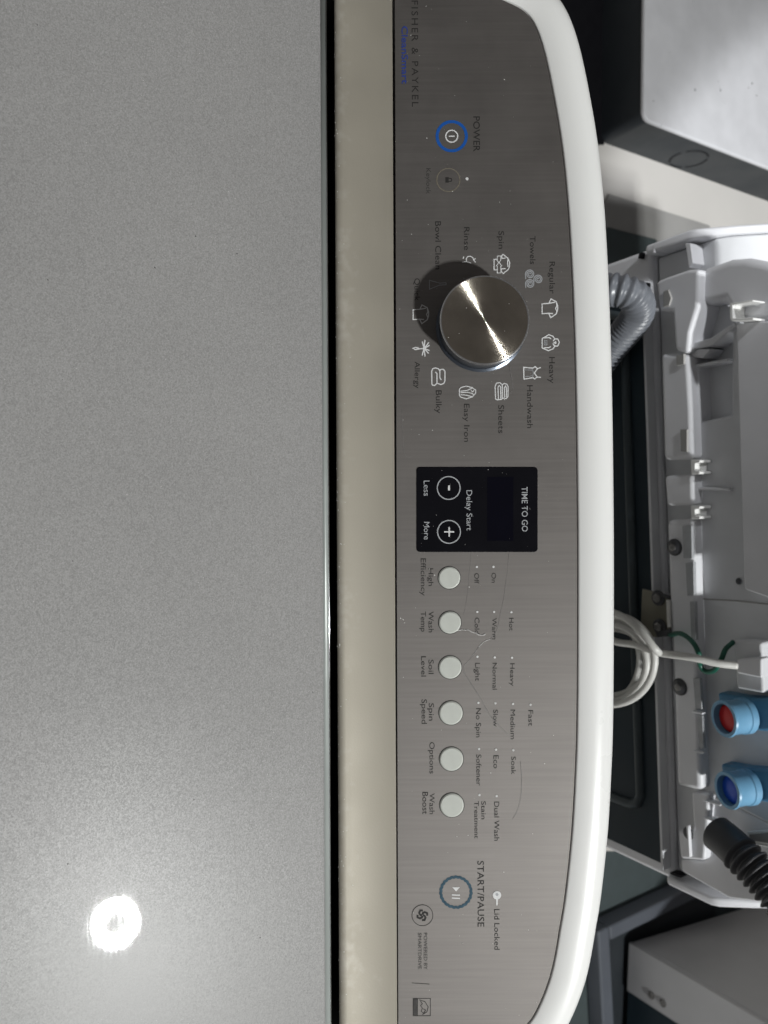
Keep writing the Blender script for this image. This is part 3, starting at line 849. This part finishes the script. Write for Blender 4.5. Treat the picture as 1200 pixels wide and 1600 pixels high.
# cabinet
o = link('cabinet', box_me(SL, SR, 0.012, 0.74, 0.02, T0 - 0.001), 'white_plastic', nbw); bevel(o, 0.006)
rp = nb(1000, 1318, 0.004)
RX = nb(1037, 1352, 0.004).x
o = link('rear_panel', box_me(SL + 0.042, RX, 0.004, 0.0118, 0.06, T0 - 0.006), 'dark_steel', nbw); bevel(o, 0.002)
o = link('panel_frame', box_me(SL + 0.036, SL + 0.0415, 0.001, 0.0118, 0.06, T0 - 0.002), 'grey_plastic', nbw)
o = link('panel_frame', box_me(SL + 0.036, RX + 0.004, 0.000, 0.0118, T0 - 0.0055, T0 - 0.002), 'grey_plastic', nbw); bevel(o, 0.001)
# pressed rib of the rear panel
ribp = [nb(x, y, 0.0035) for x, y in ((979, 520), (984, 760), (990, 930), (996, 1090), (1003, 1250))]
zr = ribp[0].z
a = nb(986, 800, 0.0035).z
xe = nb(1000, 1262, 0.0035).x
pth = [Vector((SL + 0.06, 0.0035, a - 0.10)), Vector((SL + 0.06, 0.0035, a - 0.02)), Vector((SL + 0.065, 0.0035, a - 0.006)), Vector((SL + 0.08, 0.0035, a)),
       Vector((0, 0.0035, a)), Vector((xe - 0.014, 0.0035, a)), Vector((xe - 0.004, 0.0035, a - 0.005)), Vector((xe, 0.0035, a - 0.016)), Vector((xe, 0.0035, a - 0.2))]
link('panel_rib', tube_me(pth, 0.0055, 12), 'rib', nbw, True)
for sx in (-0.24, 0.24):
    for yy in (0.06, 0.54):
        q = link('foot', lathe_me([(0.02, 0.0), (0.022, 0.004), (0.02, 0.0195)], 18), 'hose_black', nbw); q.location = (sx, yy, 0)

# console shell: profile run across the machine, hollow at the back
zt = nb(1095, 800).z
shell = [(0.0, T0 + 0.0005), (0.0, zt - 0.004), (0.004, zt + 0.004), (0.03, zt + 0.026), (0.075, zt + 0.058), (0.12, zt + 0.075), (0.17, zt + 0.070), (0.26, zt - 0.02), (0.30, T0 + 0.0005)]
def shell_part(name, x0, x1, material, prof, bw=0.004):
    o = link(name, prism_me([(x0, y, z) for y, z in prof], [(x1, y, z) for y, z in prof]), material, nbw); bevel(o, bw, 3); return o
shell_part('console_end', SL, SL + 0.010, 'white_plastic', shell)
shell_part('console_end', SR - 0.010, SR, 'white_plastic', shell)
inner_prof = [(0.020, T0 + 0.0005), (0.020, zt + 0.012), (0.03, zt + 0.0255), (0.075, zt + 0.0575), (0.12, zt + 0.0745), (0.17, zt + 0.0695), (0.26, zt - 0.0205), (0.2995, T0 + 0.0005)]
shell_part('console_back', SL + 0.0102, SR - 0.0102, 'grey_plastic', inner_prof, 0.003)
# ribs and marks inside the left end
slab('stiffener', [(1070, 380), (1079, 380), (1083, 411), (1076, 419)], 0.002, 0.0198, 'white_plastic', 0.001)
slab('stiffener', [(1019, 385), (1022, 384), (1023, 395), (1020, 396)], 0.000, 0.0198, 'white_plastic', 0.0005)
slab('drain_slot', [(1058, 379), (1070, 376), (1070, 378), (1058, 382)], 0.0150, 0.0198, 'black')
slab('drain_slot', [(998, 397), (1003, 394), (1001, 404), (997, 404)], 0.006, 0.0118, 'black')

# raised housing over the works: flange along the lower edge with its notches
flange = [(1024, 440), (1027, 437), (1060, 425), (1088, 417), (1090, 470), (1088, 486), (1066, 487), (1068, 545), (1070, 552), (1072, 716), (1081, 718), (1081, 740), (1037, 744), (1041, 790), (1082, 790), (1082, 810), (1041, 813),
          (1045, 930), (1050, 1010), (1057, 1226), (1060, 1230), (1090, 1240)]
up = slab('cover_flange', [(1024, 440), (1029, 486), (1050, 486), (1054, 546), (1068, 552), (1075, 552), (1078, 520), (1090, 480), (1092, 420), (1075, 421), (1040, 433)], -0.022, 0.0197, 'white_plastic', 0.004, 3)
slab('cover_flange', [(1031, 552), (1036, 719), (1082, 718), (1080, 640), (1075, 552)], -0.020, 0.0197, 'white_plastic', 0.005, 3)
slab('cover_flange', [(1037, 744), (1041, 790), (1083, 790), (1082, 740)], -0.020, 0.0197, 'white_plastic', 0.004, 3)
slab('cover_flange', [(1041, 813), (1045, 930), (1050, 1010), (1057, 1228), (1095, 1236), (1088, 1010), (1083, 810)], -0.019, 0.0197, 'white_plastic', 0.005, 3)
slab('cover_flange', [(1080, 1237), (1083, 1296), (1059, 1298), (1063, 1342), (1100, 1345), (1108, 1240)], -0.013, 0.0197, 'white_plastic', 0.003, 2)
# plate above the flange, with its recess
slab('cover_plate', [(1092, 421), (1092, 478), (1130, 470), (1150, 505), (1225, 505), (1225, 418), (1196, 408), (1165, 402), (1140, 404)], -0.012, 0.0197, 'white_plastic', 0.008, 4)
slab('cover_plate', [(1072, 664), (1080, 720), (1080, 1236), (1108, 1240), (1225, 1300), (1225, 505), (1144, 505), (1142, 648)], -0.006, 0.0197, 'grey_plastic', 0.003, 2)
slab('recess_floor', [(1056, 552), (1060, 700), (1146, 660), (1146, 480), (1092, 470)], 0.010, 0.0196, 'grey_plastic')
slab('stiffener', [(1066, 540), (1110, 528), (1148, 503), (1150, 508), (1112, 540), (1066, 549)], -0.014, 0.0095, 'white_plastic', 0.0015)
slab('stiffener', [(1056, 575), (1137, 560), (1137, 564), (1056, 581)], -0.010, 0.0095, 'white_plastic', 0.001)
slab('stiffener', [(1070, 556), (1092, 545), (1110, 545), (1098, 560)], -0.012, 0.0095, 'white_plastic', 0.001)
slab('dark_pocket', [(1057, 556), (1068, 553), (1068, 569), (1057, 571)], -0.0225, -0.0185, 'grey_sheet')
slab('dark_pocket', [(1063, 671), (1073, 671), (1073, 706), (1064, 705)], -0.0225, -0.0185, 'grey_sheet')
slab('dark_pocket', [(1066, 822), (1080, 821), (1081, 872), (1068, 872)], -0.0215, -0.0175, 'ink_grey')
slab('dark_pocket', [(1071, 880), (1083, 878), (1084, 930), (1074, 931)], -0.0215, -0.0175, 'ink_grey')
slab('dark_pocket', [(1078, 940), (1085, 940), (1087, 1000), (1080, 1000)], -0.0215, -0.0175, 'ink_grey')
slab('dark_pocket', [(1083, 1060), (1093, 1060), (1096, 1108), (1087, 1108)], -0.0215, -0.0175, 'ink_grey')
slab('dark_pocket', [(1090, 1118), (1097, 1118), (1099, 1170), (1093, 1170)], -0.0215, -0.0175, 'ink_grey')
# notch liners
for y0, y1 in ((718, 741), (790, 811)):
    slab('notch_clip', [(1079, y0), (1093, y0 + 1), (1093, y0 + 5), (1086, y0 + 6), (1086, y1 - 5), (1093, y1 - 4), (1093, y1), (1080, y1)], -0.024, -0.0065, 'white', 0.0006)
slab('stiffener', [(1082, 761), (1140, 763), (1140, 767), (1083, 766)], -0.012, -0.0062, 'white_plastic', 0.001)
# raised service cover at the right with its bright edge
slab('service_cover', [(1150, 506), (1163, 918), (1166, 922), (1230, 944), (1230, 500), (1176, 503)], -0.018, -0.0065, 'white_plastic', 0.003, 3)
slab('clip_frame', [(1140, 474), (1176, 468), (1177, 471), (1145, 477), (1145, 497), (1177, 496), (1177, 500), (1143, 502), (1140, 498)], -0.030, -0.0125, 'white', 0.001)
slab('clip_hole', [(1148, 487), (1153, 485), (1152, 496), (1147, 496)], -0.0155, -0.0125, 'black')
slab('foam_pad', [(1036, 455), (1044, 452), (1049, 466), (1045, 478), (1036, 480)], -0.024, -0.0215, 'grey_sheet', 0.001)
slab('panel_seam', [(1083, 934), (1150, 938), (1228, 946), (1228, 948), (1150, 940), (1083, 936)], -0.0072, -0.0055, 'grey_sheet')
disc_px = [(1153, 908), (1186, 1370)]

def turned(name, x, y, d, prof, material, axis=(0, -1, 0), parent=None, n=28):
    o = link(name, lathe_me(prof, n), material, parent or nbw, True)
    o.location = nb(x, y, d)
    o.rotation_euler = Vector(axis).to_track_quat('Z', 'Y').to_euler()
    md = o.modifiers.new('es', 'EDGE_SPLIT'); md.split_angle = rad(40)
    return o
for x, y, d in ((1055, 855, -0.0185), (1063, 1073, -0.0185)):
    s = turned('screw', x, y, d, [(0.0085, 0.0), (0.0085, 0.0015), (0.007, 0.003), (0.002, 0.0036)], 'hose_black')
    q = link('screw_head', lathe_me([(0.0035, 0.003), (0.0035, 0.0048), (0.002, 0.0055)], 12), 'screw', s)
turned('screw', 1076, 1302, -0.0125, [(0.0065, 0.0), (0.006, 0.001), (0.002, 0.0014)], 'hose_black')
turned('screw', 1155, 908, -0.0062, [(0.003, 0.0), (0.003, 0.001), (0.001, 0.0014)], 'hose_black')
# lower end: slot, recessed grip
slab('drain_slot', [(1047, 1363), (1064, 1369), (1063, 1372), (1047, 1366)], -0.0008, 0.01, 'black')
slab('grip_recess', [(1166, 1300), (1230, 1293), (1230, 1330), (1168, 1318)], -0.0105, -0.0055, 'white', 0.001)
slab('grip_recess', [(1170, 1304), (1230, 1298), (1230, 1322), (1172, 1314)], -0.0120, -0.0100, 'grey_sheet', 0.0005)
slab('cover_plate', [(1063, 1342), (1100, 1345), (1108, 1240), (1225, 1300), (1225, 1415), (1140, 1405), (1064, 1362)], -0.003, 0.0197, 'white_plastic', 0.003, 2)
slab('stiffener', [(1072, 1290), (1075, 1290), (1078, 1340), (1075, 1340)], -0.018, -0.0135, 'white_plastic', 0.0008)
for yy in (1249, 1276):
    slab('stiffener', [(1098, yy), (1125, yy + 8), (1125, yy + 11), (1098, yy + 3)], -0.014, -0.0055, 'white_plastic', 0.0008)
for x, yy in ((1081, 1110), (1083, 1172)):
    slab('stiffener', [(x, yy), (x + 16, yy + 4), (x + 16, yy + 7), (x, yy + 3)], -0.024, -0.0185, 'white_plastic', 0.0008)
# earth bracket with two screws
slab('earth_bracket', [(1003, 920), (1046, 930), (1047, 992), (1024, 996), (1000, 990)], -0.016, -0.0135, 'bracket', 0.001)
slab('bracket_lip', [(1040, 937), (1046, 938), (1047, 980), (1042, 981)], -0.020, -0.0165, 'cable', 0.001)
for x, y in ((1029, 934), (1031, 979)):
    s = turned('screw', x, y, -0.0162, [(0.008, 0.0), (0.008, 0.001), (0.006, 0.0015)], 'hose_black')
    q = link('screw_head', lathe_me([(0.0048, 0.0012), (0.0048, 0.0035), (0.003, 0.0045)], 6), 'screw', s)
slab('bracket_clip', [(1020, 925), (1046, 930), (1046, 936), (1036, 934), (1022, 930)], -0.0185, -0.0165, 'hose_black', 0.0005)
slab('bracket_clip', [(1024, 988), (1047, 982), (1048, 994), (1026, 996)], -0.0185, -0.0165, 'hose_black', 0.0005)

# power cord (moves with the machine, plugged into its strain relief)
relief = slab('strain_relief', [(1146, 1000), (1190, 1003), (1193, 1076), (1193, 1084), (1150, 1076)], -0.022, -0.0065, 'grey_plastic', 0.003, 3)
slab('relief_block', [(1150, 1030), (1190, 1028), (1190, 1060), (1150, 1052)], -0.034, -0.0215, 'white_plastic', 0.002, parent=relief)
def path(pts, per=8): return spline([nb(*p) for p in pts], per)
cp = path([(1152, 1040, -0.032), (1120, 1036, -0.045), (1080, 1027, -0.055), (1030, 1020, -0.055), (995, 1008, -0.05), (960, 1002, -0.05), (935, 985, -0.05), (925, 1010, -0.05)])
link('power_cord', tube_me(cp, 0.0036, 12), 'cable', nbw, True)
def coil(cx, cy, rx, ry, d, a0, a1, n=30):
    return [nb(cx + rx * math.cos(rad(a0 + (a1 - a0) * q / n)), cy + ry * math.sin(rad(a0 + (a1 - a0) * q / n)), d + 0.004 * q / n) for q in range(n + 1)]
for cx, cy, rx, ry, d in ((955, 1031, 68, 70, -0.060), (953, 1036, 58, 60, -0.050), (950, 1024, 70, 64, -0.040), (956, 1040, 62, 58, -0.030), (948, 1030, 52, 66, -0.022)):
    link('cord_coil', tube_me(coil(cx, cy, rx, ry, d, -160, 170, 40), 0.0036, 12), 'cable', nbw, True)
link('cord_coil', tube_me(path([(930, 950, -0.062), (970, 962, -0.066), (1000, 985, -0.070), (1022, 1012, -0.068), (1030, 1020, -0.06)]), 0.0036, 12), 'cable', nbw, True)
gw = path([(1047, 992, -0.018), (1064, 990, -0.030), (1082, 1003, -0.04), (1092, 1022, -0.042), (1094, 1040, -0.036), (1102, 1049, -0.034), (1116, 1047, -0.034), (1127, 1030, -0.034), (1134, 1014, -0.030), (1146, 1003, -0.02)])
link('earth_wire', tube_me(gw, 0.0024, 10), 'green', nbw, True)

# inlet valves
for (bx, by), ins in (((1141, 1117), 'red'), ((1146, 1228), 'navy')):
    v = slab('inlet_valve', [(bx - 21, by - 35), (bx + 20, by - 28), (bx + 75, by - 24), (bx + 75, by + 24), (bx + 52, by + 26), (bx + 18, by + 22), (bx - 12, by + 22)], -0.020, -0.004, 'valve_dark', 0.003)
    ro = 0.0165
    nz = turned('nozzle', bx + 25, by + 1, -0.018, [(ro, 0.0), (ro, 0.006), (ro - 0.001, 0.007), (ro - 0.001, 0.021), (ro + 0.0004, 0.023), (ro, 0.025), (ro - 0.003, 0.025), (ro - 0.0034, 0.012)], 'valve', axis=(0.0, -1, -0.25), parent=nbw, n=40)
    ip = link('filter_insert', lathe_me([(ro - 0.0036, 0.011), (ro - 0.0036, 0.0185), (ro - 0.005, 0.0202), (0.003, 0.0205)], 32), ins, nz, True)
# drain outlet at the lower right: smooth collar then ribbed hose
hp = resample(path([(1118, 1300, -0.030), (1140, 1318, -0.033), (1165, 1343, -0.036), (1195, 1375, -0.036), (1225, 1412, -0.036), (1260, 1460, -0.030)], 30), 0.0009)
def rib_r(s):
    if s < 0.030: return 0.0165 if s > 0.0012 else 0.0148
    return 0.0158 + 0.0022 * math.sin(2 * math.pi * s / 0.0072)
link('outlet_hose', tube_me(hp, rib_r, 24), 'hose_black', nbw, True)
# grey corrugated drain hose hooked over the left corner
hp = resample(path([(900, 470, -0.080), (930, 457, -0.076), (964, 453, -0.070), (990, 463, -0.056), (998, 484, -0.037), (984, 510, -0.024), (955, 545, -0.020), (915, 600, -0.02), (860, 680, -0.02)], 40), 0.0006)
def hose_r(s): return 0.0150 + 0.0014 * math.sin(2 * math.pi * s / 0.0062)
link('drain_hose', tube_me(hp, hose_r, 28), 'hose_grey', nbw, True)

# ================================================================== things further back
# low appliance base at the upper right, white top with a dark side and a round knock-out
BH = 0.135
c0 = on_z(1006, 186, BH)          # its near corner
c1 = on_z(1200, 262, BH)
dirv = (c1 - c0); dirv.z = 0; dirv.normalize()
ang = math.atan2(dirv.y, dirv.x) - math.pi / 2
dry = empty('appliance_base', (c0.x, c0.y, 0), ang, 'low white-topped appliance lying behind, dark side with a round knock-out', 'appliance')
def rrect(x0, x1, y0, y1, r, z, n=5):
    out = []
    for cx, cy, a in ((x1 - r, y0 + r, -90), (x1 - r, y1 - r, 0), (x0 + r, y1 - r, 90), (x0 + r, y0 + r, 180)):
        for q in range(n + 1):
            t = rad(a + 90 * q / n); out.append((cx + r * math.cos(t), cy + r * math.sin(t), z))
    return out
link('side_wall', prism_me(rrect(-0.66, -0.002, 0.002, 0.75, 0.02, 0.001), rrect(-0.66, -0.002, 0.002, 0.75, 0.02, BH - 0.012)), 'charcoal', dry)
o = link('top_panel', prism_me(rrect(-0.662, 0.0, 0.0, 0.752, 0.022, BH - 0.0118), rrect(-0.662, 0.0, 0.0, 0.752, 0.022, BH)), 'white_plastic', dry); bevel(o, 0.004, 3, 50)
# knock-out: a broken ring cut in the dark side
dinv = (Matrix.Translation((c0.x, c0.y, 0)) @ Matrix.Rotation(ang, 4, 'Z')).inverted()
oo = dinv @ CAM; qq = dinv.to_3x3() @ ray(1076, 250)
kp = oo + qq * ((0.0 - oo.x) / qq.x)
for a0, a1 in ((-50, 35), (50, 150), (165, 235), (250, 300)):
    pts = [(kp.y + 0.046 * math.cos(rad(a0 + (a1 - a0) * q / 14)), kp.z + 0.046 * math.sin(rad(a0 + (a1 - a0) * q / 14))) for q in range(15)]
    bm = bmesh.new(); ribbon_bm(bm, pts, 0.005, False, 0.0)
    me = from_bm(bm)
    for v in me.vertices: v.co = (-0.0012, v.co.x, v.co.y)
    link('knockout_cut', me, 'black', dry)
# scuffs on the white top
pl = []
for x, y in ((1046, 82), (1083, 2), (1122, 128), (1125, 137), (1126, 141), (1132, 161), (1175, 130), (1170, 137), (1182, 149), (1086, 140), (1033, 196), (1021, 158)):
    p = dinv @ on_z(x, y, BH); pl.append(((p.x, p.y, BH), (0, 0, 1), random.choice([0.001, 0.0015, 0.0025])))
specks('scuff_mark', pl, 'grit', dry, True)

# grey and dark teal sheets on the floor, coloured to stand for shadow
def sheet(name, pts, z, material, label, cat, h=0.004):
    q = [on_z(x, y, z) for x, y in pts]
    c = sum(q, Vector()) / len(q); c.z = 0
    me = prism_me([p - c for p in q], [Vector((p.x, p.y, z - h)) - c for p in q])
    o = link(name, me, material); o.location = c; tag(o, label, cat); return o
sheet('grey_shade_sheet', [(952, 303), (1108, 352), (1180, 470), (900, 420)], 0.008, 'grey_sheet', 'flat grey sheet standing for shadow on the floor beside the second machine', 'grey_sheet', 0.0078)
sheet('teal_shade_sheet', [(950, 355), (1025, 374), (1080, 470), (900, 450)], 0.0125, 'teal_sheet', 'dark teal sheet standing for shadow on the floor near the drain hose', 'mat')

sheet('dark_floor_sheet', [(860, -150), (948, -150), (944, 226), (860, 226)], 0.003, 'black', 'black sheet standing for shadow on the floor beside the low appliance', 'mat', 0.0025)  # black sheet added in place of the floor's shadow
# third machine at the lower right, standing further back
z3 = 0.03
a3 = on_z(982, 1472, z3)
m3 = empty('washing_machine', (a3.x, a3.y, 0), rad(-4), 'third machine of white steel, coloured darker for shade, at the lower right, two screws on its corner post', 'washing machine')
I3 = (Matrix.Translation((a3.x, a3.y, 0)) @ Matrix.Rotation(rad(-4), 4, 'Z')).inverted()
def m3pt(x, y, d=0.0):
    o = I3 @ CAM; q = I3.to_3x3() @ ray(x, y); return o + q * ((d - o.y) / q.y)
W3 = m3pt(982, 1550).x
o = link('cabinet', box_me(0, 0.60, 0.012, 0.60, z3, 0.90), 'shaded_enamel', m3); bevel(o, 0.006)
o = link('corner_post', box_me(0.0, W3, 0.0, 0.0118, z3, 0.90), 'shaded_enamel', m3); bevel(o, 0.003)
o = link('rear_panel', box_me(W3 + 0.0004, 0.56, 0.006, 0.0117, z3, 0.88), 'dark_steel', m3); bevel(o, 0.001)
for x, y in ((1018, 1555), (1036, 1567)):
    q = link('screw', lathe_me([(0.009, 0.0), (0.009, 0.002), (0.005, 0.005)], 16), 'screw', m3)
    q.location = m3pt(x, y, 0.0); q.rotation_euler = (rad(90), 0, 0)
for sx in (0.06, 0.54):
    for yy in (0.06, 0.54):
        q = link('foot', lathe_me([(0.02, 0.0), (0.022, 0.004), (0.02, z3 + 0.001)], 16), 'hose_black', m3); q.location = (sx, yy, 0)
# slate grey plinth on the floor in front of it
b0 = on_z(944, 1452, 0.05); b1 = on_z(1062, 1396, 0.05); b2 = on_z(950, 1600, 0.05)
dv = (b1 - b0).normalized()
pz = 0.05
bangle = math.atan2(dv.y, dv.x) - math.pi / 2
base = empty('plinth', (b0.x, b0.y, 0), bangle, 'low slate grey plinth on the floor before the third machine', 'plinth')
o = link('plinth_rail', box_me(0.0, 0.9, -0.02, 0.018, 0.001, pz), 'base_grey', base); bevel(o, 0.006, 3)
o = link('plinth_rail', box_me(0.0, 0.035, 0.0185, 0.45, 0.001, pz), 'base_grey', base); bevel(o, 0.006, 3)
o = link('plinth_tray', box_me(0.0355, 0.9, 0.0185, 0.45, 0.001, 0.012), 'charcoal', base)
# dark sheet laid over the floor under that corner
sheet('dark_floor_sheet', [(880, 1330), (1100, 1330), (1250, 1500), (1250, 1750), (880, 1750)], 0.0008, 'teal_sheet', 'dark sheet on the floor under the plinth and third machine', 'mat', 0.0007)

# ================================================================== the ring lamp above (mirrored in the lid)
bm = bmesh.new()
n = 64
r0, r1 = 0.040, 0.088
A = [bm.verts.new((r0 * math.cos(2 * math.pi * q / n), r0 * math.sin(2 * math.pi * q / n), 0)) for q in range(n)]
B = [bm.verts.new((r1 * math.cos(2 * math.pi * q / n), r1 * math.sin(2 * math.pi * q / n), 0)) for q in range(n)]
for q in range(n): bm.faces.new((A[q], A[(q + 1) % n], B[(q + 1) % n], B[q]))
me = bpy.data.meshes.new('ring'); bm.to_mesh(me); bm.free()
lamp = empty('ring_lamp', RING_LAMP, 0, 'round ring lamp overhead, mirrored in the lid', 'lamp')
link('lamp_ring', me, 'lamp', lamp)
o = link('lamp_housing', lathe_me([(0.098, 0.002), (0.098, 0.02), (0.07, 0.03)], 48), 'white', lamp)
lamp.rotation_euler = (Vector((0.15, 0.2, 0.97)) - RING_LAMP).to_track_quat('-Z', 'Y').to_euler()
